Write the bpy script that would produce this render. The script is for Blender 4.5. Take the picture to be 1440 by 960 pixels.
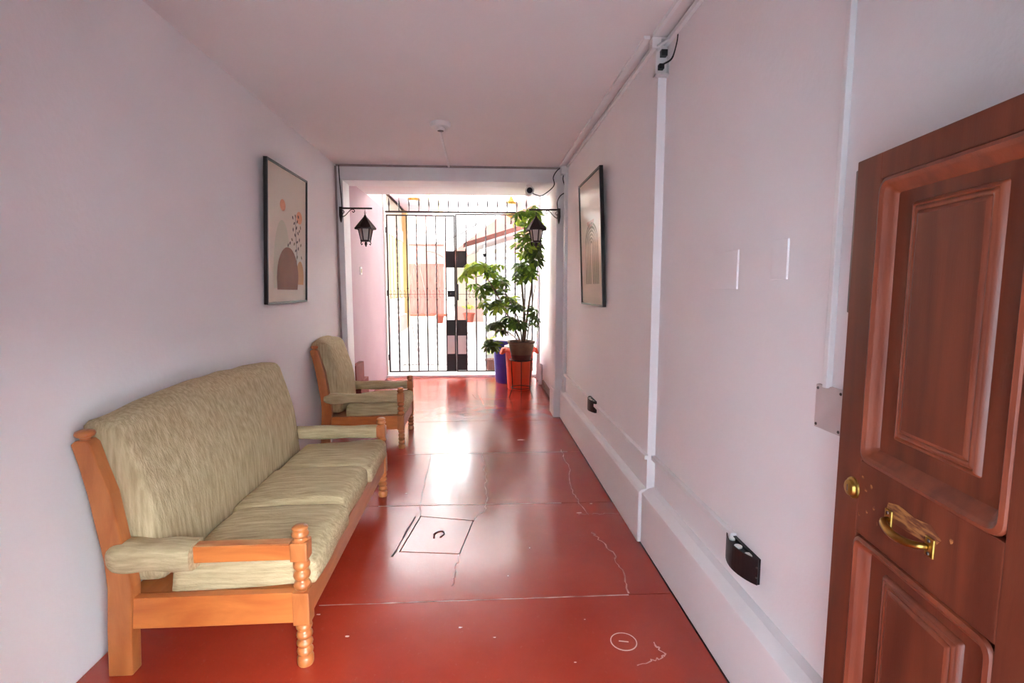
import bpy, bmesh, math, random
from mathutils import Vector, Matrix
R = math.radians
random.seed(7)
for o in list(bpy.data.objects): bpy.data.objects.remove(o)
SC = bpy.context.scene
COL = SC.collection

# ------------------------------------------------------------------ camera
cd = bpy.data.cameras.new('camera'); cam = bpy.data.objects.new('camera', cd); COL.objects.link(cam)
cd.sensor_width = 36; cd.lens = 18.0; cd.clip_start = .02
cam.location = (0, 0, 1.6); cam.rotation_euler = (R(90 - 6.0256), 0, R(-3.6355))
SC.camera = cam
# ------------------------------------------------------------------ overcast sky, exposure
w = bpy.data.worlds.new('sky'); SC.world = w; w.use_nodes = True
bg = w.node_tree.nodes['Background']
bg.inputs[0].default_value = (.85, .95, 1.0, 1); bg.inputs[1].default_value = 5.0
vs = SC.view_settings
SC.display_settings.display_device = 'sRGB'
vs.view_transform = 'Standard'; vs.look = 'None'; vs.gamma = 1; vs.use_curve_mapping = False
vs.exposure = 3.85

# ------------------------------------------------------------------ materials
def srgb(r, g, b):
    f = lambda c: (c/255/12.92) if c/255 <= .04045 else ((c/255+.055)/1.055)**2.4
    return (f(r), f(g), f(b), 1)
MATS = {}
def mat(name, col, rough=.6, col2=None, scale=6, stretch=(1,1,1), bump=0, bscale=60, metal=0, detail=4, lo=.35, hi=.65, spec=.5, coat=0, coat_r=.1, distort=0, bstretch=None, rough2=None):
    m = bpy.data.materials.new(name); m.use_nodes = True; nt = m.node_tree; N = nt.nodes; L = nt.links
    p = N['Principled BSDF']; p.inputs['Base Color'].default_value = col
    p.inputs['Roughness'].default_value = rough; p.inputs['Metallic'].default_value = metal
    p.inputs['Specular IOR Level'].default_value = spec
    p.inputs['Coat Weight'].default_value = coat; p.inputs['Coat Roughness'].default_value = coat_r
    tc = N.new('ShaderNodeTexCoord')
    def noise(sc, st, det, dis=0):
        mp = N.new('ShaderNodeMapping'); mp.inputs['Scale'].default_value = st; L.new(tc.outputs['Object'], mp.inputs[0])
        n = N.new('ShaderNodeTexNoise'); n.inputs['Scale'].default_value = sc; n.inputs['Detail'].default_value = det
        n.inputs['Distortion'].default_value = dis
        L.new(mp.outputs[0], n.inputs['Vector']); return n
    if col2 is not None:
        n = noise(scale, stretch, detail, distort)
        r = N.new('ShaderNodeValToRGB'); r.color_ramp.elements[0].position = lo; r.color_ramp.elements[1].position = hi
        r.color_ramp.elements[0].color = col; r.color_ramp.elements[1].color = col2
        L.new(n.outputs['Fac'], r.inputs[0]); L.new(r.outputs[0], p.inputs['Base Color'])
        if rough2 is not None:
            mr = N.new('ShaderNodeMapRange'); mr.inputs[1].default_value = lo; mr.inputs[2].default_value = hi
            mr.inputs[3].default_value = rough; mr.inputs[4].default_value = rough2
            L.new(n.outputs['Fac'], mr.inputs[0]); L.new(mr.outputs[0], p.inputs['Roughness'])
    if bump:
        n2 = noise(bscale, bstretch or stretch, 3)
        b = N.new('ShaderNodeBump'); b.inputs['Strength'].default_value = bump; b.inputs['Distance'].default_value = .01
        L.new(n2.outputs['Fac'], b.inputs['Height']); L.new(b.outputs[0], p.inputs['Normal'])
    MATS[name] = m; return m
def glass_mat(name, tint=(1,1,1,1), ior=1.4, rough=.16):
    m = bpy.data.materials.new(name); m.use_nodes = True; nt = m.node_tree; N = nt.nodes; L = nt.links
    N.remove(N['Principled BSDF'])
    t = N.new('ShaderNodeBsdfTransparent'); t.inputs[0].default_value = tint
    g = N.new('ShaderNodeBsdfGlossy'); g.inputs['Roughness'].default_value = rough
    f = N.new('ShaderNodeFresnel'); f.inputs[0].default_value = ior
    k = N.new('ShaderNodeMath'); k.operation = 'MULTIPLY'; k.inputs[1].default_value = .14; L.new(f.outputs[0], k.inputs[0])
    x = N.new('ShaderNodeMixShader'); L.new(k.outputs[0], x.inputs[0]); L.new(t.outputs[0], x.inputs[1]); L.new(g.outputs[0], x.inputs[2])
    L.new(x.outputs[0], N['Material Output'].inputs[0]); MATS[name] = m; return m

mat('wall', srgb(239,232,233), .75, srgb(243,236,237), 1.1, bump=.12, bscale=35, spec=.25)
mat('ceil', srgb(242,234,233), .8, srgb(239,230,229), .8, bump=.08, bscale=30, spec=.2)
mat('pinkwall', srgb(190,158,166), .7, srgb(198,168,174), 1.3, bump=.12, bscale=30, spec=.25)
mat('trimwhite', srgb(242,239,239), .5, srgb(236,230,231), 4, bump=.06, bscale=30)
mat('whitepaint', srgb(240,238,234), .5)
mat('plastic', srgb(236,228,226), .35)
mat('greybase', srgb(150,128,120), .7, srgb(120,98,92), 9)
mat('ochre', srgb(198,163,110), .7, srgb(189,151,98), 2)
mat('paleochre', srgb(207,187,149), .7, srgb(200,177,136), 2)
mat('brown_eave', srgb(117,87,71), .7)
mat('cream', srgb(176,163,148), .75, srgb(168,155,140), 2)
mat('salmon', srgb(196,142,134), .75, srgb(188,132,124), 2)
mat('terracotta', srgb(152,74,56), .7, srgb(140,62,46), 8)
mat('lilac', srgb(180,171,176), .75, srgb(189,180,180), 2)
mat('yardwhite', srgb(171,168,164), .7, srgb(164,160,158), 2)
mat('white_conc', srgb(164,161,158), .8, srgb(152,149,145), 1.5, bump=.1)
mat('booth_shaded', srgb(104,97,92), .75, srgb(112,105,100), 2)  # dark grey carries the shade on the booth front
mat('roofedge', srgb(100,50,40), .6, srgb(86,40,32), 8)
mat('step_red', srgb(140,62,54), .75, srgb(124,52,46), 6)
mat('roofsheet', srgb(171,167,164), .5)
mat('redwood', srgb(150,88,82), .6, srgb(132,72,68), 5, (6,1,.6))
mat('redlattice', srgb(163,131,129), .6, srgb(154,117,117), 6)
mat('asphalt', srgb(128,132,138), .9, srgb(118,122,128), 5)
mat('facade', srgb(136,138,142), .85, srgb(128,130,134), 1)
mat('iron', srgb(58,46,46), .5, metal=.4)
mat('lantern_iron', srgb(46,32,30), .45, srgb(58,40,36), 14, metal=.5, bump=.1)
mat('black', srgb(22,20,22), .45)
mat('cable', srgb(30,22,24), .5)
mat('blackpanel', srgb(46,40,42), .5)
mat('whitepanel', srgb(240,236,232), .5)
mat('frosted', srgb(196,180,168), .35)
mat('orange_plastic', srgb(222,72,34), .38, srgb(214,64,30), 3)
mat('blue_plastic', srgb(62,58,160), .38, srgb(54,50,148), 3)
mat('lid_plastic', srgb(226,224,228), .4)
mat('pot_clay', srgb(122,92,66), .5, srgb(98,66,48), 7, detail=6)
mat('pot_base', srgb(96,44,36), .5, srgb(80,34,28), 7)
mat('soil', srgb(60,44,34), .95, srgb(42,30,24), 30, bump=.6, bscale=70)
mat('bark', srgb(128,96,70), .8, srgb(104,76,54), 20, (1,1,.3), bump=.4)
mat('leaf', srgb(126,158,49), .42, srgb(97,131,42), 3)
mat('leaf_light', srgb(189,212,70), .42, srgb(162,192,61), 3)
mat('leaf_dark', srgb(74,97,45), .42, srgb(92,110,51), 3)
for k in ('leaf','leaf_light','leaf_dark'):
    p = MATS[k].node_tree.nodes['Principled BSDF']; p.inputs['Transmission Weight'].default_value = 0
    nt = MATS[k].node_tree; tr = nt.nodes.new('ShaderNodeBsdfTranslucent'); mx = nt.nodes.new('ShaderNodeMixShader'); mx.inputs[0].default_value = .5
    src = p.inputs['Base Color'].links[0].from_socket; nt.links.new(src, tr.inputs[0])
    nt.links.new(p.outputs[0], mx.inputs[1]); nt.links.new(tr.outputs[0], mx.inputs[2]); nt.links.new(mx.outputs[0], nt.nodes['Material Output'].inputs[0])
mat('wood', srgb(192,116,64), .38, srgb(170,95,48), 5, (3,3,.7), bump=.06, detail=6, distort=.6, coat=.25, coat_r=.25)
mat('wood_side', srgb(206,120,60), .38, srgb(182,96,46), 5, (.6,3,3), bump=.06, detail=6, distort=.6, coat=.25, coat_r=.25)
mat('wood_long', srgb(192,116,64), .38, srgb(170,95,48), 5, (3,.5,3), bump=.06, detail=6, distort=.6, coat=.25, coat_r=.25)
mat('worn_wood', srgb(206,150,100), .55, srgb(176,92,44), 6, (1,3,3), detail=6)
mat('fabric', srgb(204,184,148), .95, srgb(166,145,110), 60, (1,1,.10), bump=.5, bscale=130, lo=.3, hi=.72, detail=5, spec=.15, bstretch=(1,1,.25))
mat('fabric_seat', srgb(204,184,146), .95, srgb(166,145,110), 60, (.10,1,1), bump=.5, bscale=130, lo=.3, hi=.72, detail=5, spec=.15, bstretch=(.3,1,1))
mat('thread', srgb(196,178,120), .9)
mat('doorwood', srgb(116,54,34), .55, srgb(90,38,23), 3.5, (5,5,.5), bump=.05, detail=7, distort=.5, spec=.3, coat=.05, coat_r=.3)
mat('doormould', srgb(132,62,38), .42, srgb(104,44,26), 6, (4,4,.6), bump=.04, coat=.15, coat_r=.25)
mat('doorworn', srgb(176,118,66), .6, srgb(110,56,34), 30, (.6,.6,3), lo=.42, hi=.55)
mat('brass', srgb(196,160,84), .3, srgb(150,116,58), 18, metal=1)
mat('dullmetal', srgb(168,150,146), .5, srgb(152,134,132), 8, metal=.2)
mat('greymetal', srgb(128,120,116), .4, srgb(112,104,102), 6, metal=.5)
mat('plate_paint', srgb(208,192,190), .5, srgb(196,180,178), 8)
mat('screw', srgb(90,78,74), .5, metal=.6)
mat('frame_black', srgb(28,24,24), .4)
mat('paper', srgb(226,212,196), .8, srgb(220,204,188), 1.5)
mat('print_brown', srgb(140,84,56), .8, srgb(124,72,48), 6)
mat('print_sand', srgb(206,152,100), .8)
mat('print_peach', srgb(232,164,128), .8)
mat('print_sage', srgb(206,200,178), .8)
mat('print_ink', srgb(78,62,62), .8)
mat('print_olive', srgb(128,112,84), .8)
mat('print_rose', srgb(206,158,136), .8)
glass_mat('glazing')
mat('jointfill', srgb(222,176,164), .8, srgb(150,80,68), 7)
mat('gapdark', srgb(70,34,30), .9, srgb(96,64,58), 14)
mat('chip', srgb(224,178,164), .7)
mat('crack', srgb(226,160,146), .8, srgb(160,76,62), 8)
mat('graycrack', srgb(96,36,30), .8)

def floor_material():
    m = bpy.data.materials.new('red_floor'); m.use_nodes = True; nt = m.node_tree; N = nt.nodes; L = nt.links
    p = N['Principled BSDF']; tc = N.new('ShaderNodeTexCoord')
    def noise(sc, det, st=(1,1,1), rough=.6):
        mp = N.new('ShaderNodeMapping'); mp.inputs['Scale'].default_value = st; L.new(tc.outputs['Object'], mp.inputs[0])
        n = N.new('ShaderNodeTexNoise'); n.inputs['Scale'].default_value = sc; n.inputs['Detail'].default_value = det; n.inputs['Roughness'].default_value = rough
        L.new(mp.outputs[0], n.inputs['Vector']); return n
    def ramp(n, a, b, ca, cb):
        r = N.new('ShaderNodeValToRGB'); e = r.color_ramp.elements
        e[0].position = a; e[1].position = b; e[0].color = ca; e[1].color = cb; L.new(n.outputs['Fac'], r.inputs[0]); return r
    base = ramp(noise(1.6, 5), .3, .7, srgb(158,46,30), srgb(174,60,40))
    scuff = ramp(noise(38, 6, (1,.6,1), .7), .6, .85, (0,0,0,1), (1,1,1,1))
    mx = N.new('ShaderNodeMix'); mx.data_type = 'RGBA'; mx.inputs[7].default_value = srgb(196,116,98)
    sm = N.new('ShaderNodeMath'); sm.operation = 'MULTIPLY'; sm.inputs[1].default_value = .35
    L.new(scuff.outputs[0], sm.inputs[0]); L.new(sm.outputs[0], mx.inputs[0]); L.new(base.outputs[0], mx.inputs[6])
    L.new(mx.outputs[2], p.inputs['Base Color'])
    rr = ramp(noise(3.0, 3), .25, .8, (.17,.17,.17,1), (.262,.262,.262,1)); L.new(rr.outputs[0], p.inputs['Roughness'])
    p.inputs['Specular IOR Level'].default_value = .5
    p.inputs['Coat Weight'].default_value = .22; p.inputs['Coat Roughness'].default_value = .14
    h1 = noise(5, 3); h2 = noise(70, 4)
    b1 = N.new('ShaderNodeBump'); b1.inputs['Strength'].default_value = .03; b1.inputs['Distance'].default_value = .02; L.new(h1.outputs['Fac'], b1.inputs['Height'])
    b2 = N.new('ShaderNodeBump'); b2.inputs['Strength'].default_value = .10; b2.inputs['Distance'].default_value = .004; L.new(h2.outputs['Fac'], b2.inputs['Height']); L.new(b1.outputs[0], b2.inputs['Normal'])
    L.new(b2.outputs[0], p.inputs['Normal']); L.new(b1.outputs[0], p.inputs['Coat Normal'])
    MATS['red_floor'] = m
floor_material()

# ------------------------------------------------------------------ mesh helpers
class MB:
    def __init__(s): s.v = []; s.f = []
    def add(s, vs, fs):
        o = len(s.v); s.v += [tuple(v) for v in vs]; s.f += [tuple(i+o for i in f) for f in fs]; return s
    def box(s, x0, x1, y0, y1, z0, z1):
        return s.add([(x0,y0,z0),(x1,y0,z0),(x1,y1,z0),(x0,y1,z0),(x0,y0,z1),(x1,y0,z1),(x1,y1,z1),(x0,y1,z1)],
                     [(0,3,2,1),(4,5,6,7),(0,1,5,4),(1,2,6,5),(2,3,7,6),(3,0,4,7)])
    def prism(s, pts, d):
        """closed 3D polygon pts extruded by vector d"""
        n = len(pts); d = Vector(d); a = [Vector(p) for p in pts]; b = [p+d for p in a]
        return s.add(a+b, [tuple(range(n))[::-1], tuple(range(n,2*n))] + [(i,(i+1)%n,n+(i+1)%n,n+i) for i in range(n)])
    def tube(s, pts, r, n=8, r2=None, cap=True):
        pts = [Vector(p) for p in pts]; m = len(pts); rings = []; prev = None
        for i, p in enumerate(pts):
            t = (pts[min(i+1,m-1)]-pts[max(i-1,0)]).normalized()
            if prev is None:
                a = Vector((0,0,1)) if abs(t.z) < .9 else Vector((1,0,0)); u = t.cross(a).normalized()
            else: u = (prev - t*prev.dot(t)).normalized()
            prev = u; q = t.cross(u)
            rr = r[i] if isinstance(r, (list,tuple)) else (r + (r2-r)*i/(m-1) if r2 is not None else r)
            rings.append([p + (u*math.cos(2*math.pi*k/n) + q*math.sin(2*math.pi*k/n))*rr for k in range(n)])
        vs = [v for g in rings for v in g]
        fs = [(i*n+k, i*n+(k+1)%n, (i+1)*n+(k+1)%n, (i+1)*n+k) for i in range(m-1) for k in range(n)]
        if cap: fs += [tuple(range(n))[::-1], tuple((m-1)*n+k for k in range(n))]
        return s.add(vs, fs)
    def lathe(s, prof, c=(0,0,0), n=20, rot=0, axis='Z'):
        vs = []
        for r, z in prof:
            for k in range(n):
                a = 2*math.pi*k/n + rot
                if axis == 'Z': v = (r*math.cos(a), r*math.sin(a), z)
                elif axis == 'Y': v = (r*math.cos(a), z, -r*math.sin(a))
                else: v = (z, r*math.cos(a), r*math.sin(a))
                vs.append((v[0]+c[0], v[1]+c[1], v[2]+c[2]))
        m = len(prof)
        fs = [(i*n+k, i*n+(k+1)%n, (i+1)*n+(k+1)%n, (i+1)*n+k) for i in range(m-1) for k in range(n)]
        fs += [tuple(range(n))[::-1], tuple((m-1)*n+k for k in range(n))]
        return s.add(vs, fs)
    def build(s, name, m, parent=None, smooth=False, bevel=0, seg=2, loc=None, sharp=None):
        me = bpy.data.meshes.new(name); me.from_pydata(s.v, [], s.f); me.validate()
        bm = bmesh.new(); bm.from_mesh(me)
        bmesh.ops.recalc_face_normals(bm, faces=bm.faces)
        if bevel:
            ed = [e for e in bm.edges if len(e.link_faces) == 2 and e.calc_face_angle(0) > R(25)]
            bmesh.ops.bevel(bm, geom=ed, offset=bevel, segments=seg, affect='EDGES', profile=.6, clamp_overlap=True)
        bm.to_mesh(me); bm.free()
        if smooth:
            for p in me.polygons: p.use_smooth = True
            if sharp: me.set_sharp_from_angle(angle=R(sharp))
        me.materials.append(MATS[m])
        o = bpy.data.objects.new(name, me); COL.objects.link(o)
        if parent is not None: o.parent = parent
        if loc is not None: o.location = loc
        return o
def link(name, me, parent=None, loc=(0,0,0), rot=None, scale=None):
    o = bpy.data.objects.new(name, me); COL.objects.link(o); o.location = loc
    if rot is not None: o.rotation_euler = rot
    if scale is not None: o.scale = scale
    if parent is not None: o.parent = parent
    return o
def tag(o, label, cat, group=None):
    o['label'] = label; o['category'] = cat
    if group: o['group'] = group
    return o
def thing(name, label, cat, loc=(0,0,0), rz=0, group=None):
    o = bpy.data.objects.new(name, None); COL.objects.link(o); o.location = loc; o.rotation_euler = (0,0,rz); o.empty_display_size = .1
    return tag(o, label, cat, group)
def struct(o): o['kind'] = 'structure'; return o
def copy_tree(o, parent=None):
    c = o.copy(); COL.objects.link(c); c.parent = parent
    for ch in list(o.children): copy_tree(ch, c)
    return c
def arc(cx, cz, r, a0, a1, n, y=0):
    return [(cx + r*math.cos(R(a0+(a1-a0)*i/n)), y, cz + r*math.sin(R(a0+(a1-a0)*i/n))) for i in range(n+1)]
def spline(pts, n=8):
    P = [Vector(p) for p in pts]; P = [P[0]*2-P[1]] + P + [P[-1]*2-P[-2]]; out = []
    for i in range(1, len(P)-2):
        a, b, c, d = P[i-1:i+3]
        for k in range(n):
            t = k/n
            out.append(.5*((2*b)+(c-a)*t+(2*a-5*b+4*c-d)*t*t+(3*b-a-3*c+d)*t**3))
    out.append(P[-2]); return out

XL, XF, XN, ZC = -1.653, 1.035, 1.085, 3.01     # left wall, right wall far / near part, ceiling

# ================================================================== THE SETTING
# ---- floor: slabs with open joints over a bed
fl = struct(MB().box(-1.75, 1.15, .2, 9.3, -.12, -.012).build('floor', 'gapdark'))
hatch = [(-.491,3.008), (-.131,2.960), (-.055,3.393), (-.420,3.482)]
def jitter_line(y, amp): return [(x, y + random.uniform(-amp, amp)) for x in (XL, -.9, -.3, .3, .8)]
g = .0035
ys = [.2, 1.35, 2.50, 3.69, 4.86, 6.05, 7.27, 9.12]
tilt = [0, 0, -.018, -.05, -.03, 0, 0, 0]
def slab(i):
    xa, xb = XL+.004, (.998 if i < 3 else .978)
    y0, y1 = ys[i]+g, ys[i+1]-g
    a = lambda y, t, x: y + t*(x-xa)/(xb-xa)
    P = [(xa, y0), (xb, a(y0, tilt[i], xb)), (xb, a(y1, tilt[i+1], xb)), (xa, y1)]
    if i == 2:   # the slab with the inspection hatch
        e = .007
        c = (sum(p[0] for p in hatch)/4, sum(p[1] for p in hatch)/4)
        H = [(p[0]+(p[0]-c[0])*e/.2, p[1]+(p[1]-c[1])*e/.2) for p in hatch]
        v = [(x,y,0) for x,y in P] + [(x,y,0) for x,y in H] + [(x,y,-.03) for x,y in P] + [(x,y,-.03) for x,y in H]
        f = []
        for k in range(4):
            n = (k+1) % 4
            f += [(k, n, 4+n, 4+k), (4+k, 4+n, 12+n, 12+k), (8+k, 8+n, n, k), (8+n, 8+k, 12+k, 12+n)]
        return MB().add(v, f)
    return MB().prism([(x, y, -.03) for x, y in P], (0,0,.03))
for i in range(len(ys)-1): slab(i).build('floor_slab', 'red_floor', fl)
def joint(y, t, x0, x1):
    m = MB(); n = 26; w = []
    for k in range(n+1):
        x = x0 + (x1-x0)*k/n; yy = y + t*(x-XL)/(.982-XL) + random.uniform(-.002,.002); h = random.uniform(.0015, .0052)
        w.append((x, yy, h))
    for k in range(n):
        (xa, ya, ha), (xb, yb, hb) = w[k], w[k+1]
        m.prism([(xa,ya-ha,-.004),(xb,yb-hb,-.004),(xb,yb+hb,-.004),(xa,ya+ha,-.004)], (0,0,.0048))
    return m.build('joint_filler', 'jointfill', fl)
joint(2.50, -.018, -.82, .77); joint(3.69, -.05, -.75, .6); joint(4.86, -.03, -.7, .85)
def crack(pts, wmax, m='crack', amp=.012, n=7):
    mb = MB(); P = []
    for a, b in zip(pts[:-1], pts[1:]):
        for k in range(n): P.append((a[0]+(b[0]-a[0])*k/n + random.uniform(-amp,amp), a[1]+(b[1]-a[1])*k/n + random.uniform(-amp,amp)))
    P.append(pts[-1]); P = [Vector((x,y,0)) for x, y in P]
    for a, b in zip(P[:-1], P[1:]):
        d = (b-a); s = Vector((-d.y, d.x, 0)).normalized()*random.uniform(wmax*.5, wmax*1.5)
        mb.prism([a-s+Vector((0,0,-.002)), b-s*.8+Vector((0,0,-.002)), b+s*.8+Vector((0,0,-.002)), a+s+Vector((0,0,-.002))], (0,0,.0028))
    return mb.build('floor_crack', m, fl)
crack([(.78,2.50),(.80,2.75),(.79,2.95),(.74,3.12),(.73,3.18)], .0035)
crack([(.76,3.42),(.735,3.7),(.72,3.95),(.79,4.4),(.80,4.9)], .0026)
crack([(.70,3.45),(.85,3.445),(.98,3.44)], .003)
crack([(.78,2.13),(.80,2.03),(.77,2.02),(.66,1.985)], .0032)
crack([(-.13,2.95),(-.15,2.75),(-.16,2.62)], .0028)
crack([(-.05,3.40),(.03,3.55),(.05,3.70),(.04,4.2),(.02,4.86)], .003)
crack([(-.42,3.49),(-.45,3.69),(-.46,4.2),(-.47,4.86)], .0022, 'graycrack', .004)
crack([(-.53,2.95),(-.46,3.48)], .006, 'graycrack', .004)
crack([(-.02,7.6),(.02,7.2),(.05,6.9)], .004); crack([(.24,7.2),(.33,7.3)], .004, 'graycrack')
crack([(-.12,7.62),(-.05,7.25),(.28,7.24)], .004, 'graycrack', .003)
for (x, y, r) in [(.42,5.25,.045),(-.10,2.28,.010),(.06,2.2,.007),(.70,3.47,.02),(.82,3.62,.012),(-.62,2.25,.012),(-.8,2.42,.01),(.4,2.02,.006),(-.58,3.9,.01),(.15,2.7,.006),(.3,3.0,.006),(.5,2.3,.005)]:
    pts = [(x+r*random.uniform(.4,1)*math.cos(a*math.pi/4)*1.2, y+r*random.uniform(.4,1)*math.sin(a*math.pi/4)*.7, -.001) for a in range(8)]
    MB().prism(pts, (0,0,.0018)).build('paint_chip', 'chip', fl)
ch = thing('inspection_hatch', 'square red inspection hatch set into the glossy red floor', 'hatch', (-.27,3.21,-.03))
c = (-.27, 3.21)
MB().prism([(x-c[0], y-c[1], 0) for x, y in hatch], (0,0,.0295)).build('lid', 'red_floor', ch, bevel=.002)
MB().tube([(-.03,-.05,.030),(-.035,0,.031),(-.01,.04,.030),(.02,.045,.029),(.03,.0,.030),(.01,-.04,.031)], .006, 6).build('lifting_ring', 'graycrack', ch, smooth=True)
dc = thing('floor_access_cap', 'small round floor cap outlined by a pale ring on red floor', 'floor cap', (.644,2.134,0))
MB().lathe([(.056,-.001),(.056,.001)], n=32).build('disc', 'red_floor', dc)
m = MB(); n = 40
vs_ = [(r*math.cos(2*math.pi*k/n), r*math.sin(2*math.pi*k/n), z) for r, z in ((.0555,.0),(.0555,.0018),(.060,.0018),(.060,.0)) for k in range(n)]
m.add(vs_, [(j*n+k, j*n+(k+1)%n, ((j+1)%4)*n+(k+1)%n, ((j+1)%4)*n+k) for j in range(4) for k in range(n)]); m.build('rim', 'chip', dc)
s = MB().box(-.022,.022,-.0028,.0028,.0008,.0022).build('slot', 'chip', dc); s.rotation_euler = (0,0,R(-12))
struct(MB().box(-1.7, 1.1, 9.12, 9.42, -.10, .035).build('threshold', 'whitepaint', bevel=.006))

# ---- walls and ceiling
struct(MB().box(XL-.25, XL, .2, 7.85, -.1, 3.2).build('wall_left', 'wall'))
struct(MB().box(XL-.25, XL-.002, 7.85, 9.4, -.1, 2.97).build('wall_left_passage', 'pinkwall'))
pw = struct(MB().box(XL-.02, XL+.003, 6.5, 7.852, 0, 2.96).build('wall_left_gateway', 'pinkwall'))
wr = struct(MB().box(XN, XN+.3, .2, 3.03, -.1, 3.2).build('wall_right', 'wall'))
struct(MB().box(XF, XN+.3, 3.03, 9.4, -.1, 3.25).build('wall_right_far', 'wall'))
struct(MB().box(XF+.02, XN+2.3, 7.6, 9.4, 3.25, 4.16).build('sky_block_right', 'cream'))  # unseen, added above the wall to hold skylight off the pink passage
struct(MB().box(-6, 4.2, 7.5, 13.4, 4.15, 4.35).build('sky_block_passage', 'ceil'))  # out-of-view roof put in to dim overhead daylight around the gate
struct(MB().box(-6, 4.2, 13.0, 18.9, 6.0, 6.2).build('sky_block_patio', 'ceil'))  # second unseen roof, added to leave the yard only a strip of sky
struct(MB().box(-6, 4.2, 13.0, 13.2, 4.3, 6.1).build('sky_block_patio_end', 'cream'))  # closes the step between the two added roofs against skylight
struct(MB().box(-4, XN+.3, 7.5, 7.84, ZC+.2, 4.16).build('sky_block_back', 'ceil'))  # hidden wall added over the slab edge to darken the passage
struct(MB().box(XL-.25, XL-.01, 7.84, 9.4, 2.97, 4.16).build('wall_left_upper', 'trimwhite'))
bb = struct(MB().prism([(1.005,.6,0),(XN+.01,.6,0),(XN+.01,.6,.36),(1.05,.6,.352),(1.005,.6,.325)], (0,2.43,0)).build('baseboard_right', 'wall', bevel=.006))
struct(MB().prism([(.985,3.03,0),(XF+.01,3.03,0),(XF+.01,3.03,.35),(1.0,3.03,.342),(.985,3.03,.325)], (0,3.2,0)).build('baseboard_right_far', 'wall', bevel=.006))
struct(MB().box(1.012, XF+.01, 6.55, 8.2, 0, .10).build('baseboard_right_passage', 'greybase', bevel=.004))
struct(MB().box(-1.95, 1.4, .2, 6.22, ZC, ZC+.25).build('ceiling', 'ceil'))
struct(MB().box(-1.95, 1.4, 6.5, 7.85, 2.965, ZC+.25).build('ceiling_gateway', 'ceil'))
struct(MB().box(XL-.05, XF+.05, 6.2, 6.56, 2.835, ZC+.2).build('beam', 'trimwhite', bevel=.006))
struct(MB().box(XL-.02, -1.572, 6.2, 6.5, 0, 2.86).build('pilaster_left', 'trimwhite', bevel=.005))
pr = struct(MB().box(.925, XF+.05, 6.2, 6.5, 0, 2.86).build('pilaster_right', 'wall', bevel=.005))
MB().box(.905, XF, 6.17, 6.52, 0, .335).build('plinth', 'wall', pr, bevel=.006)
# street wall with the doorway, unseen street and houses sized to shape the daylight
wf = MB()
wf.box(-6, -.54, -.45, .56, -.1, 6).box(.875, 6, -.45, .56, -.1, 6).box(-.54, .875, -.45, .56, 1.95, 6)
struct(wf.build('wall_front', 'facade'))
struct(MB().box(-4, 2, -1.3, -.45, 2.45, 2.65).build('sky_block_street', 'facade'))  # overhang made up out of view to trim high sky at the doorway
struct(MB().box(-15, 15, -9, .22, -.2, -.02).build('street_ground', 'asphalt'))
struct(MB().box(-15, .6, -6.8, -6.2, -.2, 7.5).build('unseen_street_wall', 'facade'))  # unseen, made tall to keep sky off the near right wall
struct(MB().box(.6, 15, -6.6, -6.2, -.2, 2.95).build('unseen_street_wall_low', 'facade'))  # unseen, kept low so a band of sky reaches the left wall

# ---- courtyard
struct(MB().prism([(-6,9.4,-.3),(-6,9.4,0),(-6,10.6,.02),(-6,18,.63),(-6,30,.75),(-6,30,-.3)], (14,0,0)).build('courtyard_ground', 'white_conc'))
dg = thing('drain_grate', 'thin dark slotted drain across the white courtyard paving', 'drain', (-.72,10.5,.022))
MB().box(-.85,.75,-.04,.04,-.02,.012).build('channel', 'yardwhite', dg)
for k in range(20): MB().box(-.83+k*.079,-.83+k*.079+.05,-.03,.03,.01,.016).build('slot', 'blackpanel', dg)
lw = thing('low_garden_wall', 'low lilac wall with salmon upper band beside the gate', 'wall', (-1.82,10.9,0))
MB().box(-.07,.07,-1.5,1.55,-.1,.62).build('wall_base', 'lilac', lw); MB().box(-.08,.08,-1.5,1.55,.62,.98).build('wall_band', 'salmon', lw, bevel=.01)
oh = thing('ochre_house', 'ochre courtyard house with a wide eave and salmon frieze', 'house', (-2.2,14.2,0))
MB().box(-3,0,-1.9,2.0,-.1,1.31).build('plinth', 'yardwhite', oh)
MB().box(-3,-.02,-1.9,2.0,1.31,2.9).build('wall', 'paleochre', oh)
MB().box(-3,0,-1.9,2.0,2.9,3.22).build('frieze', 'salmon', oh)
MB().box(-3,-.03,-1.9,2.0,3.22,3.85).build('upper_wall', 'cream', oh)
MB().box(-3,-1.2,-.6,6.6,4.4,8.5).build('sky_block_storey', 'cream', oh)  # storey added on top to screen the yard from skylight
MB().box(-.14,.10,1.15,1.45,.0,3.85).build('pillar', 'ochre', oh, bevel=.01)
for k in range(5): MB().box(-.03,-.002,-1.7+k*.5,-1.66+k*.5,1.31,2.9).build('batten', 'ochre', oh)
MB().prism([(-3,-1.7,3.82),(.06,-1.7,3.82),(.06,-1.2,3.82),(.06,2.2,3.82),(-3,2.2,3.82)], (0,0,.16)).build('eave', 'brown_eave', oh)
cp = thing('canopy_roof', 'pale pink flat canopy with an orange fascia over the courtyard corner', 'canopy', (-1.6,14.4,3.72))
MB().prism([(-.6,-1.55,.1),(.35,-1.55,.1),(.15,2.2,.1),(-.6,2.2,.1)], (0,0,.14)).build('slab', 'pinkwall', cp)
MB().box(.30,.40,-1.6,-1.3,.05,.3).build('fascia', 'ochre', cp)
cl = thing('canopy_lamp', 'round flush lamp with brass ring under the pale canopy', 'lamp', (-1.63,13.3,3.82))
MB().lathe([(.15,0),(.16,-.05),(.15,-.06)], n=24).build('ring', 'brass', cl, smooth=True, sharp=40)
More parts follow.
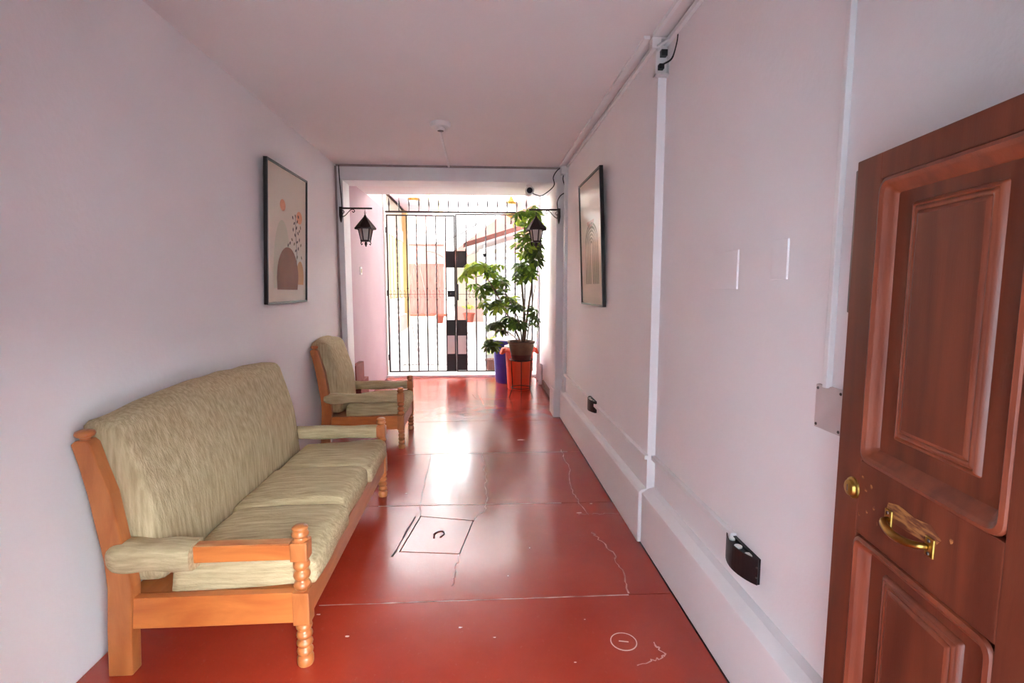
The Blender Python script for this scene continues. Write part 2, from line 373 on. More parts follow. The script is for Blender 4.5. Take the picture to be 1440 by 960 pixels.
MB().lathe([(.145,-.05),(.13,-.11),(.07,-.14),(.02,-.145)], n=24).build('diffuser', 'yardwhite', cl, smooth=True)
rd = thing('red_courtyard_gate', 'dusty red planked double gate with pale lattice top at courtyard end', 'gate', (-1.85,18,.63))
for k in range(9): MB().box(-.63+k*.14,-.63+k*.14+.134,-.03,.03,0,1.68).build('plank', 'redwood', rd)
MB().box(-.66,.66,-.04,.04,1.68,1.78).build('rail', 'redwood', rd); MB().box(-.66,.66,-.04,.04,.92,.99).build('rail', 'redwood', rd); MB().box(-.66,.66,-.05,.05,2.38,2.46).build('rail', 'redwood', rd)
MB().box(-.66,.0,-.015,.015,1.78,2.38).build('lattice', 'salmon', rd); MB().box(.0,.66,-.015,.015,1.78,2.38).build('lattice', 'redlattice', rd)
MB().tube(spline([(.04,-.03,2.2),(.3,-.03,2.16),(.62,-.03,2.0)]), .012, 6).build('scroll', 'redwood', rd)
for x in (-.68,.68): MB().box(x-.04,x+.04,-.06,.06,-.05,2.5).build('post', 'salmon', rd)
MB().box(-.75,.75,-.25,-.05,-.06,.06).build('sill', 'terracotta', rd)
wb = thing('white_rear_house', 'white plastered house rising behind the red courtyard gate', 'house', (-1.4,21,0))
MB().box(-4,.62,0,3,.3,6.6).build('wall', 'yardwhite', wb)
MB().box(.6,8,.6,3,.3,6.2).build('side_wing', 'yardwhite', wb)
wn = MB().box(-.22,.38,-.06,.02,4.35,5.35).build('window', 'lilac', wb); MB().box(-.16,.32,-.08,-.05,4.42,5.28).build('pane', 'roofsheet', wn)
MB().prism([(-1.35,-.05,3.5),(-.92,-.05,3.5),(-.38,-.05,4.35),(-.75,-.05,4.45)], (0,.06,0)).build('roof_strip', 'salmon', wb)
MB().prism([(-2.1,-.04,2.7),(-1.85,-.04,2.7),(-.3,-.04,5.4),(-.55,-.04,5.4)], (0,.05,0)).build('stair_band', 'cream', wb)
MB().box(-.28,-.02,-.1,.0,4.4,5.9).build('corner_band', 'ochre', wb)
ph = thing('pink_gable_house', 'cream house with sloping salmon gable band above the lean-to', 'house', (0,16.5,0))
MB().prism([(-.78,0,.4),(4,0,.4),(4,0,5.7),(2.4,0,4.95),(1.5,0,4.45),(-.78,0,2.75)], (0,3,0)).build('wall', 'cream', ph)
MB().prism([(-.86,-.08,2.70),(1.45,-.08,4.42),(3.2,-.08,5.6),(3.2,-.08,4.75),(1.9,-.08,4.0),(-.86,-.08,2.28)], (0,.2,0)).build('gable_band', 'salmon', ph)
MB().box(-.76,4,-.04,.0,.4,1.0).build('plinth', 'salmon', ph)
wl = thing('bracket_wall_lantern', 'pale coach lantern fixed to the salmon gable wall', 'lantern', (1.0,16.2,3.75))
MB().lathe([(.02,.0),(.13,.06),(.15,.1),(.15,.42),(.19,.45),(.19,.48),(.06,.62),(.02,.66)], n=6).build('housing', 'brass', wl)
MB().lathe([(.16,.12),(.16,.40)], n=6).build('glass', 'yardwhite', wl)
MB().tube([(0,0,0),(0,.02,-.12),(0,.1,-.16),(0,.24,-.14)], .025, 6).build('arm', 'lantern_iron', wl)
bo = thing('lean_to_booth', 'rendered booth coloured with its front shade under a sloping brown roof behind the gate', 'booth', (0,10.45,0))
MB().box(.13,1.6,0,2.6,-.1,2.05).build('wall', 'booth_shaded', bo); MB().box(.105,.13,.0,2.4,-.1,2.05).build('side_wall', 'yardwhite', bo)  # front coloured as shaded, side face coloured as lit
MB().box(-.02,1.6,-.12,.25,2.05,2.16).build('counter', 'yardwhite', bo, bevel=.02)
MB().box(.85,1.6,.1,2.5,2.16,2.72).build('upper_wall', 'salmon', bo)
MB().prism([(-.30,-.45,2.36),(-.30,-.45,2.45),(1.6,-.45,3.03),(1.6,-.45,2.94)], (0,.06,0)).build('fascia', 'roofedge', bo)
MB().prism([(-.28,-.39,2.40),(-.28,-.39,2.43),(1.6,-.39,3.0),(1.6,-.39,2.97)], (0,3,0)).build('roof', 'roofsheet', bo)
MB().prism([(.0,-.30,2.26),(.0,-.30,2.33),(1.6,-.30,2.80),(1.6,-.30,2.73)], (0,.06,0)).build('rafter', 'roofsheet', bo)
MB().box(.0,1.6,-.2,-.14,2.2,2.27).build('tie_beam', 'roofsheet', bo)
for x in (.08,): MB().box(x,x+.07,-.2,-.13,0,2.45).build('post', 'yardwhite', bo)
nh = thing('sky_block_yard', 'tall unseen cream block added to keep skylight off the courtyard', 'sky block', (3.6,9.5,0))
MB().box(0,3,0,6.8,-.1,8.5).build('wall', 'cream', nh)  # stands out of view, added to cut daylight from the right
# sagging cable over the yard
tag(MB().tube(spline([(-1.4,17.2,3.05),(-.9,17.2,3.22),(-.4,17.2,3.45),(.1,17.2,3.8)]), .018, 6).build('overhead_cable', 'cable'), 'dark overhead cable running up from the red courtyard gate', 'cable')

# ================================================================== DOOR (street door, open)
A = Vector((.938,1.25,0)); DU = Vector((-.1573,-.98755,0))
d1 = bpy.data.objects.new('door_1', None); COL.objects.link(d1); d1.location = A
d1.rotation_euler = (0,0,math.atan2(DU.y, DU.x)); struct(d1)
d1['label'] = 'open reddish brown panelled wooden street door with brass handle'
# local: x = along leaf from free edge, y = thickness; the room side faces local -y or +y
# DU points toward the camera end; the face seen lies at local -y (left of travel is +y)
W_, T_, Z0, Z1 = .61, .045, .012, 1.908
S = -1      # face sign (towards the corridor)
def dbox(x0,x1,y0,y1,z0,z1): return MB().box(x0,x1,min(y0*S,y1*S),max(y0*S,y1*S),z0,z1)
dbox(0,.10,-T_,0,Z0,Z1).build('stile', 'doorwood', d1, bevel=.003); dbox(.508,W_,-T_,0,Z0,Z1).build('stile', 'doorwood', d1, bevel=.003)
for z0, z1 in ((1.848,Z1),(1.003,1.183),(Z0,.20)): dbox(.099,.509,-T_,0,z0,z1).build('rail', 'doorwood', d1, bevel=.003)
def rrect(x0,x1,z0,z1,r,n=5,corners=(1,1,1,1)):
    out = []
    for (cx,cz,a0,k) in ((x1-r,z1-r,0,0),(x0+r,z1-r,90,1),(x0+r,z0+r,180,2),(x1-r,z0+r,270,3)):
        for i in range(n+1):
            a = R(a0+90*i/n); out.append((cx+r*math.cos(a), cz+r*math.sin(a)))
    return out
def ringmould(x0,x1,z0,z1,prof,r):
    """closed moulding: profile = list of (inset, height) swept round a rounded rectangle"""
    m = MB(); rings = []
    for ins, h in prof:
        rings.append([(x, h*S, z) for x, z in rrect(x0+ins,x1-ins,z0+ins,z1-ins,max(r-ins*.6,.004))])
    n = len(rings[0]); v = [p for rg in rings for p in rg]
    f = [(i*n+k, i*n+(k+1)%n, (i+1)*n+(k+1)%n, (i+1)*n+k) for i in range(len(rings)-1) for k in range(n)]
    return m.add(v, f)
for (z0, z1, iz0, iz1) in ((1.183,1.848,1.268,1.775),(.20,1.003,.285,.938)):
    pan = MB().prism([(.09,-.020*S,z0-.01),(.518,-.020*S,z0-.01),(.518,-.020*S,z1+.01),(.09,-.020*S,z1+.01)], (0,-.012*S,0)).build('panel', 'doorwood', d1)
    ringmould(.099,.509,z0,z1,[(0,-.004),(.002,.004),(.010,.007),(.016,.002),(.019,.000),(.022,-.006),(.030,-.010),(.038,-.0205)],.03).build('moulding', 'doormould', d1, smooth=True, sharp=50)
    ringmould(.190,.426,iz0-.008,iz1+.008,[(0,-.0205),(.004,-.013),(.009,-.011),(.012,-.014),(.016,-.010),(.020,-.010),(.023,-.013),(.027,-.009),(.034,-.008)],.006).build('inner_moulding', 'doormould', pan, smooth=True, sharp=50)
    MB().prism([(.222,-.021*S,iz0+.024),(.394,-.021*S,iz0+.024),(.394,-.021*S,iz1-.024),(.222,-.021*S,iz1-.024)], (0,.013*S,0)).build('raised_field', 'doorwood', pan)
lk = MB().lathe([(.027,-.001*S),(.026,.004*S),(.021,.006*S),(.019,.012*S),(.016,.014*S),(.003,.014*S)], (.078,0,1.105), 24, axis='Y').build('lock_cylinder', 'brass', d1, smooth=True, sharp=35)
MB().box(.0765,.0795,min(.013*S,.0155*S),max(.013*S,.0155*S),1.097,1.113).build('keyhole', 'screw', lk)
hd = MB()
hp = [(.226,.004,1.091),(.231,.018,1.090),(.252,.026,1.085),(.285,.029,1.082),(.318,.026,1.085),(.340,.018,1.090),(.345,.004,1.091)]
hd.tube([(x,y*S,z) for x,y,z in spline(hp,5)], [.006+.003*math.sin(math.pi*i/30) for i in range(31)], 10)
hd.build('handle', 'brass', d1, smooth=True)
for x in (.222,.350):
    pl = dbox(x-.012,x+.012,0,.005,1.072,1.112).build('handle_plate', 'brass', d1, bevel=.003)
    for z in (1.079,1.105): MB().lathe([(.004,.0045*S),(.003,.007*S)], (x,0,z), 8, axis='Y').build('screw', 'screw', pl)
m = MB(); pts = [(.205,1.095),(.215,1.125),(.25,1.134),(.30,1.128),(.345,1.135),(.375,1.118),(.36,1.10),(.33,1.094),(.28,1.09),(.24,1.088)]
m.prism([(x,.0002*S,z) for x,z in pts], (0,.0006*S,0)).build('worn_patch', 'doorworn', d1)
for (x,z,r) in ((.115,1.145,.006),(.13,1.12,.007),(.15,1.135,.006),(.165,1.09,.006),(.14,1.07,.005),(.18,1.06,.004),(.4,1.13,.006),(.11,1.05,.004)):
    MB().prism([(x+r*random.uniform(.5,1)*math.cos(a),.0002*S,z+r*random.uniform(.6,1.3)*math.sin(a)) for a in [i*math.pi/3 for i in range(6)]], (0,.0006*S,0)).build('worn_patch', 'doorworn', d1)

# ================================================================== SOFA + ARMCHAIR
def cushion(sx, sy, sz, nx=14, ny=20, nz=6, r=.05, puff=.012, noise=.006, seed=0, prof=None, flat=False):
    """soft box centred at the origin, grid-surfaced, with rounded edges"""
    rnd = random.Random(seed); ph = [rnd.uniform(0,6.28) for _ in range(8)]
    m = MB(); idx = {}
    def pt(u, v, w):   # -1..1
        x, y, z = u*sx/2, v*sy/2, w*sz/2
        rr = min(.016+(r-.016)*(w+1)/2, sz/2*.98) if flat else min(r, sz/2*.98)
        cx = max(-sx/2+rr, min(sx/2-rr, x)); cy = max(-sy/2+rr, min(sy/2-rr, y)); cz = max(-sz/2+rr, min(sz/2-rr, z))
        d = Vector((x-cx, y-cy, z-cz))
        p = Vector((cx,cy,cz)) + (d.normalized()*rr if d.length > 1e-6 else d)
        pf = (1-u*u)*(1-v*v)
        if abs(w) > .99: p.z += math.copysign(puff*pf*2, w)
        if abs(u) > .99: p.x += math.copysign(puff*(1-v*v)*(1-w*w), u)
        k = noise*(math.sin(9*x+ph[0]+4*y)*.6 + math.sin(17*y+ph[1]-6*x)*.5 + math.sin(31*x+23*y+ph[2])*.25)
        p.z += k*(1 if w > -.5 else .2); p.x += .5*noise*math.sin(14*y+ph[3]+8*z); p.y += .5*noise*math.sin(13*x+ph[4])
        if prof: p = prof(p)
        return p
    def vid(i,j,k):
        if (i,j,k) not in idx:
            idx[(i,j,k)] = len(m.v); f = lambda t,n: -math.cos(math.pi*t/n) if n < 12 else (2*t/n-1)*(1+.12*(1-abs(2*t/n-1)))
            m.v.append(tuple(pt(f(i,nx), f(j,ny), f(k,nz))))
        return idx[(i,j,k)]
    for i in range(nx):
        for j in range(ny):
            for k in (0,nz): m.f.append((vid(i,j,k),vid(i+1,j,k),vid(i+1,j+1,k),vid(i,j+1,k)))
    for i in range(nx):
        for k in range(nz):
            for j in (0,ny): m.f.append((vid(i,j,k),vid(i+1,j,k),vid(i+1,j,k+1),vid(i,j,k+1)))
    for j in range(ny):
        for k in range(nz):
            for i in (0,nx): m.f.append((vid(i,j,k),vid(i,j+1,k),vid(i,j+1,k+1),vid(i,j,k+1)))
    return m
def bobbin(z0, z1, n, r0, r1):
    out = []; h = (z1-z0)/n
    for i in range(n):
        for t in range(7): a = t/6; out.append((r0+(r1-r0)*math.sin(math.pi*a)**.8, z0+h*(i+a*.98+.01)))
    return out
def front_post(parent, x, y):
    p = MB().lathe([(.030,0),(.033,.006),(.034,.035),(.026,.042)] + bobbin(.044,.192,4,.021,.034) + [(.026,.195)], (x,y,0), 20).build('front_leg', 'wood', parent, smooth=True, sharp=60)
    MB().box(x-.034,x+.034,y-.034,y+.034,.193,.335).build('leg_block', 'wood', p, bevel=.004)
    MB().lathe([(.025,.333)] + bobbin(.336,.470,3,.021,.035) + [(.026,.474)], (x,y,0), 20).build('arm_turning', 'wood', p, smooth=True, sharp=60)
    MB().box(x-.035,x+.035,y-.035,y+.035,.473,.553).build('arm_block', 'wood', p, bevel=.006)
    MB().lathe([(.034,.551),(.036,.556),(.028,.562),(.026,.568),(.034,.575),(.036,.583),(.030,.592),(.029,.598),(.033,.604),(.032,.610),(.022,.617),(.004,.619)], (x,y,0), 20).build('cap', 'wood', p, smooth=True, sharp=60)
BP = [(0,-.36),(.2,-.35),(.38,-.335),(.5,-.345),(.62,-.362),(.78,-.385),(.9,-.415),(.985,-.437)]
def back_post(parent, y):
    L_, Rr = [], []
    for z, x in BP:
        hw = .048 if z < .45 else (.043 if z < .8 else .037)
        L_.append((x-hw, y-.03, z)); Rr.append((x+hw, y-.03, z))
    L_.append((BP[-1][1]-.02, y-.03, 1.0)); Rr.append((BP[-1][1]+.02, y-.03, 1.0))
    p = MB().prism(L_ + Rr[::-1], (0,.06,0)).build('back_leg', 'wood', parent, bevel=.006)
    MB().lathe([(.018,.995),(.018,1.006),(.032,1.012),(.036,1.022),(.032,1.032),(.016,1.038),(.003,1.039)], (BP[-1][1],y,0), 18).build('finial', 'wood', p, smooth=True, sharp=60)
def arm(parent, y, sleeve):
    a = MB().prism([(-.345,y-.028,.478),(.35,y-.028,.480),(.35,y-.028,.545),(.0,y-.028,.548),(-.345,y-.028,.555)], (0,.056,0)).build('armrest', 'wood_side', parent, bevel=.006)
    if sleeve < .5: MB().box(-.1,.34,y-.024,y+.024,.546,.5495).build('worn_top', 'worn_wood', a)
    x0, x1 = (-.388, -.40+.72*sleeve + .03)
    n = 24; k = 16; vs, fs = [], []
    for i in range(n+1):
        t = i/n; x = x0 + (x1-x0)*t
        e = min(1, math.sqrt(max(0, 1-(1-min(t/.16,1))**2))*.92+.08)
        ry = (.062 + .006*math.sin(9*t+y))*e if sleeve < .5 else (.05+.004*math.sin(9*t+y))*e
        rz = (.060 if sleeve < .5 else .050)*e*(1-.12*t) + .004*math.sin(13*t+2*y)
        for j in range(k):
            q = 2*math.pi*j/k; cx, sx = math.cos(q), math.sin(q)
            f = lambda c_: math.copysign(abs(c_)**.65, c_)
            vs.append((x, y+ry*f(cx), .512 + rz*f(sx) - (.012 if (sx < -.3 and sleeve < .5) else 0)*t))
    fs = [(i*k+j, i*k+(j+1)%k, (i+1)*k+(j+1)%k, (i+1)*k+j) for i in range(n) for j in range(k)] + [tuple(range(k))[::-1], tuple(n*k+j for j in range(k))]
    MB().add(vs, fs).build('arm_sleeve', 'fabric_seat', a, smooth=True, sharp=70)
def settee(name, label, cat, loc, half, ncush, sleeves, seed, group):
    t = thing(name, label, cat, loc, 0, group)
    for s in (-1,1):
        front_post(t, .38, s*half); back_post(t, s*half)
        arm(t, s*half, sleeves[0 if s < 0 else 1])
        MB().box(-.32,.35,s*half-.02,s*half+.02,.198,.332).build('side_rail', 'wood_side', t, bevel=.004)
    MB().box(.362,.40,-half+.02,half-.02,.198,.332).build('front_rail', 'wood_long', t, bevel=.004)
    MB().box(-.35,-.32,-half+.02,half-.02,.215,.325).build('back_rail', 'wood_long', t, bevel=.004)
    MB().box(-.425,-.40,-half+.02,half-.02,.86,.93).build('top_rail', 'wood_long', t, bevel=.004)
    MB().box(-.33,.37,-half+.03,half-.03,.296,.326).build('seat_base', 'wood_long', t)
    wy = (2*half-.05)/ncush
    for i in range(ncush):
        yc = -half+.025 + wy*(i+.5)
        def pf(p, yc=yc):
            p.z += .012*(p.x/.28) - .010*math.exp(-((p.x-.02)/.14)**2)*math.exp(-(p.y/.16)**2)
            if p.x > .18: p.z -= .5*(p.x-.18)**2
            return p
        c_ = cushion(.60 if ncush > 1 else .585, wy-.006, .128, 16, 18, 8, .046, .011, .006, seed+i, pf, True)
        c_.build('seat_cushion', 'fabric_seat', t, smooth=True, loc=(.115+(.012,-.006,.008)[i],yc,.392+(.0,.006,-.002)[i]))
    def bf(p):
        p.x += -.19*(p.z+.335)*1.0 + .03*math.exp(-(p.z/.22)**2)
        if p.z > .2: p.x -= .15*(p.z-.2)**2
        return p
    hb = .70
    b = cushion(.170, 2*half-.070, hb, 8, 34 if ncush > 1 else 16, 16, .046, .020, .005, seed+9, bf)
    bk = b.build('back_cushion', 'fabric', t, smooth=True, loc=(-.285,0,.71))
    return t, bk
sofa, bk = settee('sofa', 'three seat wooden sofa with bobbin legs and olive cushions along the wall', 'sofa', (-1.132,2.975,0), .885, 3, (.46,1.0), 3, None)
chair, _ = settee('armchair', 'olive cushioned wooden armchair with bobbin legs between sofa and gate', 'armchair', (-1.165,5.40,0), .35, 1, (1.0,1.0), 21, None)

# ================================================================== PICTURES
def picture(side, label, y0, y1, z0, z1, xb, xt, name):
    """side +1: hangs on the left wall facing +x. The frame leans out at the top."""
    t = thing(name, label, 'picture', (xb, (y0+y1)/2, z0)); Wd = y1-y0; Hh = math.hypot(z1-z0, xt-xb)
    # local: x = outwards, y = along the wall, z = up
    t.rotation_euler = (0, math.atan2(xt-xb, z1-z0), 0)
    s = side
    f = .016; dp = .03
    def bx(x0,x1,a,b,c_,d): return MB().box(min(x0*s,x1*s),max(x0*s,x1*s),a,b,c_,d)
    bx(-.0,dp,-Wd/2,-Wd/2+f,0,Hh).build('frame_rail', 'frame_black', t, bevel=.002); bx(-.0,dp,Wd/2-f,Wd/2,0,Hh).build('frame_rail', 'frame_black', t, bevel=.002)
    bx(-.0,dp,-Wd/2+f,Wd/2-f,0,f).build('frame_rail', 'frame_black', t, bevel=.002); bx(-.0,dp,-Wd/2+f,Wd/2-f,Hh-f,Hh).build('frame_rail', 'frame_black', t, bevel=.002)
    pap = bx(.004,.016,-Wd/2+f-.002,Wd/2-f+.002,f-.002,Hh-f+.002).build('print', 'paper', t)
    MB().add([(s*.023,-Wd/2+f,f),(s*.023,Wd/2-f,f),(s*.023,Wd/2-f,Hh-f),(s*.023,-Wd/2+f,Hh-f)], [(0,1,2,3) if s > 0 else (3,2,1,0)]).build('glazing', 'glazing', t)
    def shape(pts, m, lay=0, nm='printed_shape'):
        MB().prism([(s*(.0161+.0003*lay), (u-.5)*Wd, v*Hh) for u, v in pts], (s*.0003,0,0)).build(nm, m, pap)
    return shape
def ell(cx, cy, rx, ry, n=20, a0=0, a1=360): return [(cx+rx*math.cos(R(a0+(a1-a0)*i/n)), cy+ry*math.sin(R(a0+(a1-a0)*i/n))) for i in range(n+(0 if a1-a0 == 360 else 1))]
# left picture: u runs with +y (away from the camera)
sh = picture(1, 'tall framed print of brown boulder and leaf sprig above the sofa', 4.05, 4.96, 1.468, 2.575, XL+.004, XL+.05, 'framed_print')
def dome(cx, y0, w_, h_, n=16, p=1.0):
    pts = [(cx-w_*.46, y0), (cx+w_*.44, y0-.005)]
    for i in range(n+1):
        a = math.pi*i/n; pts.append((cx+w_*.5*math.cos(a)*(.96), y0+h_*.28+h_*.72*math.sin(a)**p))
    return pts
sh(dome(.36,.115,.42,.50), 'print_sage', 0); sh(ell(.375,.725,.065,.042), 'print_peach', 0)
sh(ell(.80,.675,.08,.05), 'print_peach', 0)
sh(dome(.82,.145,.22,.185), 'print_sand', 1); sh(dome(.50,.105,.56,.32), 'print_brown', 2)
stem = [(.72,.30),(.73,.40),(.705,.50),(.70,.60),(.69,.68)]
def ribbon(P, w0): 
    return [(x-w0, y) for x, y in P] + [(x+w0, y) for x, y in P[::-1]]
sh(ribbon(stem, .005), 'print_ink', 3)
rr_ = random.Random(4)
for i, (u, v) in enumerate([(.74,.36),(.70,.41),(.77,.43),(.66,.46),(.74,.48),(.80,.50),(.60,.49),(.68,.53),(.76,.55),(.84,.46),(.63,.57),(.72,.59),(.80,.57),(.66,.62),(.74,.64),(.69,.68),(.77,.68),(.62,.66),(.86,.36),(.55,.46),(.50,.44),(.83,.60)]):
    a = rr_.uniform(20,160); L2, W2 = .045, .014
    pts = [(u+L2*t*math.cos(R(a))*1.0 - W2*q*math.sin(R(a)), v+.8*(L2*t*math.sin(R(a))) + .8*W2*q*math.cos(R(a))) for t, q in ((-.5,0),(-.2,.8),(.15,.9),(.5,0),(.15,-.9),(-.2,-.8))]
    sh(pts, 'print_ink' if i % 3 else 'print_olive', 3)
sh = picture(-1, 'tall framed print of concentric olive arches on the right wall', 4.125, 5.0, 1.44, 2.565, XF-.004, XF-.05, 'framed_print')
# right picture: u runs with +y as well
sh(ell(.5,.665,.16,.055,14,180,360), 'print_rose', 0)
for i in range(6):
    r = .30 - i*.047; ri = r-.030
    o_ = [(.48-r,.17)] + [(.48+r*math.cos(R(180-180*k/16)), .47+r*.60*math.sin(R(180-180*k/16))) for k in range(17)] + [(.48+r,.17)]
    i_ = [(.48+ri,.17)] + [(.48+ri*math.cos(R(180*k/16)), .47+ri*.60*math.sin(R(180*k/16))) for k in range(17)] + [(.48-ri,.17)]
    n = 19; v = o_ + i_[::-1]
    for k in range(n-1): sh([v[k], v[k+1], v[n+k+1], v[n+k]], 'print_olive', 0)

# ================================================================== LANTERNS
def lantern(x, y, dirx, label, xb):
    t = thing('hanging_lantern', label, 'lantern', (x, y, 2.42), R(12*dirx), 'wrought iron lanterns beside the gateway')
    n = 6
    MB().lathe([(.012,.015),(.016,.0),(.118,-.125),(.124,-.131),(.122,-.150),(.10,-.146)], n=n).build('roof', 'lantern_iron', t, bevel=.002)
    MB().lathe([(.072,-.143),(.046,-.272)], n=n).build('glass', 'frosted', t)
    for k in range(n):
        a = 2*math.pi*k/n
        MB().tube([(.082*math.cos(a),.082*math.sin(a),-.14),(.053*math.cos(a),.053*math.sin(a),-.278)], .007, 5).build('corner_bar', 'lantern_iron', t)
    MB().lathe([(.05,-.27),(.062,-.272),(.062,-.288),(.04,-.292)], n=n).build('base_ring', 'lantern_iron', t)
    for k in range(n):
        a = 2*math.pi*(k+.5)/n; c_, s_ = math.cos(a), math.sin(a)
        MB().tube([(.05*c_,.05*s_,-.285),(.066*c_,.066*s_,-.305),(.058*c_,.058*s_,-.325),(.044*c_,.044*s_,-.315)], .005, 5).build('scroll', 'lantern_iron', t)
    MB().lathe([(.012,-.29),(.018,-.315),(.010,-.335),(.003,-.35)], n=8).build('drop_finial', 'lantern_iron', t, smooth=True)
    MB().tube([(0,0,.01),(.008,0,.04),(0,0,.078),(-.008,0,.04),(0,0,.012)], .0035, 5).build('hook', 'lantern_iron', t)
    return t
lantern(-1.318, 6.165, 1, 'black six sided lantern hanging beside the light switch wall', -1.6)
lantern(.675, 6.135, -1, 'black six sided lantern hanging in front of the potted plant', .95)
def bracket(xp, xe, y, label):
    s = 1 if xe > xp else -1
    t = thing('lantern_bracket', label, 'bracket', (xp, y, 2.51), 0, 'scrolled wall brackets')
    L_ = abs(xe-xp)
    MB().box(min(-.01*s,L_*s),max(-.01*s,L_*s),-.009,.009,-.008,.010).build('bar', 'lantern_iron', t, bevel=.002)
    MB().prism([(-.012,0,.02),(.012,0,.02),(.014,0,-.06),(.006,0,-.14),(0,0,-.155),(-.006,0,-.14),(-.014,0,-.06)], (0,.2 if False else .0,0)) if False else None
    MB().prism([(-.016,.012,.02),(.016,.012,.02),(.018,.012,-.08),(.008,.012,-.14),(0,.012,-.16),(-.008,.012,-.14),(-.018,.012,-.08)], (0,(6.205-y)-.012,0)).build('wall_plate', 'lantern_iron', t)
    sp = [(.01*s,0,-.10),(.05*s,0,-.085),(.085*s,0,-.05),(.12*s,0,-.015),(.15*s,0,-.012),(.165*s,0,-.03),(.15*s,0,-.045),(.138*s,0,-.032)]
    MB().tube(spline(sp,5), .0045, 6).build('scroll', 'lantern_iron', t, smooth=True)
    sp = [(.01*s,0,-.03),(.03*s,0,-.02),(.045*s,0,-.04),(.03*s,0,-.06),(.018*s,0,-.045)]
    MB().tube(spline(sp,5), .004, 6).build('scroll', 'lantern_iron', t, smooth=True)
bracket(-1.600, -1.235, 6.165, 'black scrolled iron bracket carrying the lantern by the light switch wall')
bracket(.950, .592, 6.135, 'black scrolled iron bracket carrying the lantern by the potted plant')
def cable(name, pts, label, r=.006): return tag(MB().tube(spline(pts,7), r, 7).build(name, 'cable', smooth=True), label, 'cable')
cable('lantern_cable', [(-1.605,6.185,3.0),(-1.602,6.17,2.96),(-1.596,6.17,2.81),(-1.585,6.17,2.65),(-1.578,6.165,2.52)], 'black cable dropping from ceiling to the lantern bracket by the sofa wall')
cable('camera_cable', [(1.005,6.12,2.99),(.935,6.13,2.975),(.877,6.14,2.89),(.885,6.16,2.79),(.76,6.2,2.690),(.685,6.24,2.70),(.63,6.33,2.745)], 'looping black cable from white junction box to the security camera')
cable('riser_cable', [(1.01,6.11,2.95),(.992,6.12,2.90),(.992,6.13,2.85),(1.015,6.14,2.785)], 'short black cable bowing below the white junction box')
cable('bracket_cable', [(1.02,6.13,2.712),(.96,6.13,2.672),(.925,6.13,2.60),(.931,6.135,2.518)], 'black cable curving from trunking to the lantern bracket by the plant')
sc = thing('security_camera', 'small white bullet camera with dark lens hung under the beam', 'camera', (.612,6.36,2.76))
MB().lathe([(.044,.06),(.052,.05),(.056,-.06),(.050,-.075)], n=20, axis='Y').build('body', 'plastic', sc, smooth=True, sharp=40)
MB().lathe([(.036,-.073),(.034,-.079),(.004,-.080)], n=20, axis='Y').build('lens', 'black', sc, smooth=True, sharp=40)
MB().tube([(0,.0,.03),(0,.01,.078)], .014, 10).build('mount', 'plastic', sc)
MB().lathe([(.035,.066),(.035,.078)], (0,.01,0), 16).build('mount_plate', 'plastic', sc)

# ================================================================== CONDUITS, BOXES, SWITCHES
def conduit(pts, w, label, name='conduit', m='trimwhite', clip=None):
    t = MB()
    for a, b in zip(pts[:-1], pts[1:]):
        x0, x1 = sorted((a[0], b[0])); y0, y1 = sorted((a[1], b[1])); z0, z1 = sorted((a[2], b[2]))
        t.box(x0-w/2, x1+w/2, y0-w/2, y1+w/2, z0-w/2, z1+w/2)
    return tag(t.build(name, m, bevel=.003), label, 'conduit')
conduit([(-1.630,6.19,3.0),(1.0,6.19,3.0)], .022, 'slim conduit along the top of the beam', m='dullmetal')
conduit([(-.345,4.68,2.999),(-.345,6.17,2.999)], .022, 'short ceiling conduit from the beam to the round ceiling fitting')
conduit([(-1.641,6.175,1.0),(-1.641,6.175,2.98)], .02, 'slim vertical conduit in the corner beside the armchair', m='dullmetal')
conduit([(XF-.014,3.04,2.985),(XF-.014,6.0,2.985)], .024, 'upper wall conduit from the junction box to open camera box')
conduit([(XF-.09,3.0,ZC-.011),(XF-.014-.06,6.05,ZC-.011)], .02, 'ceiling conduit beside the wall between the two junction boxes')
conduit([(XN-.016,.6,2.975),(XN-.016,3.0,2.975)], .026, 'upper wall conduit running from camera box towards the street door')
conduit([(XN-.10,.6,ZC-.011),(XN-.10,2.95,ZC-.011)], .022, 'ceiling conduit running from camera box towards the street door')
conduit([(XF-.012,3.02,.556),(XF-.012,6.05,.556)], .027, 'low white conduit feeding the wall light beyond the wall step')
conduit([(XN-.012,2.03,.548),(XN-.012,3.02,.548)], .027, 'low white conduit feeding the wall light nearer the street door')
tr = MB().box(XF-.035,XF+.002,6.03,6.11,.34,2.93).build('cable_trunking', 'trimwhite', bevel=.004); tag(tr, 'tall white cable trunking on the wall beside the gateway pilaster', 'trunking')
jb = thing('junction_box', 'white square junction box at top of the tall trunking', 'junction box', (1.0,6.08,2.925))
MB().box(-.045,.037,-.05,.06,-.02,.072).build('body', 'plastic', jb, bevel=.006); MB().box(-.047,-.044,-.04,.05,-.012,.062).build('cover', 'plastic', jb, bevel=.001)
ob = thing('open_camera_box', 'open white junction box with loose wires under the ceiling corner', 'junction box', (1.05,2.99,2.80))
MB().box(-.045,.036,.03,.042,0,.20).build('back_plate', 'plastic', ob)
for q in ((-.045,-.038,0,.20),(.029,.036,0,.20),(-.045,.036,0,.008),(-.045,.036,.192,.20)): MB().box(q[0],q[1],-.005,.035,q[2],q[3]).build('box_side', 'plastic', ob)
MB().box(-.012,.022,-.002,.03,.105,.138).build('terminal', 'black', ob); MB().box(-.022,.006,.0,.03,.035,.062).build('terminal', 'black', ob)
MB().box(-.075,-.02,-.02,.03,.135,.195).build('camera_base', 'plastic', ob, bevel=.006)
MB().tube(spline([(.0,.01,.06),(.03,-.05,.07),(.034,-.11,.13),(.034,-.12,.185)]), .005, 6).build('wire', 'cable', ob, smooth=True)
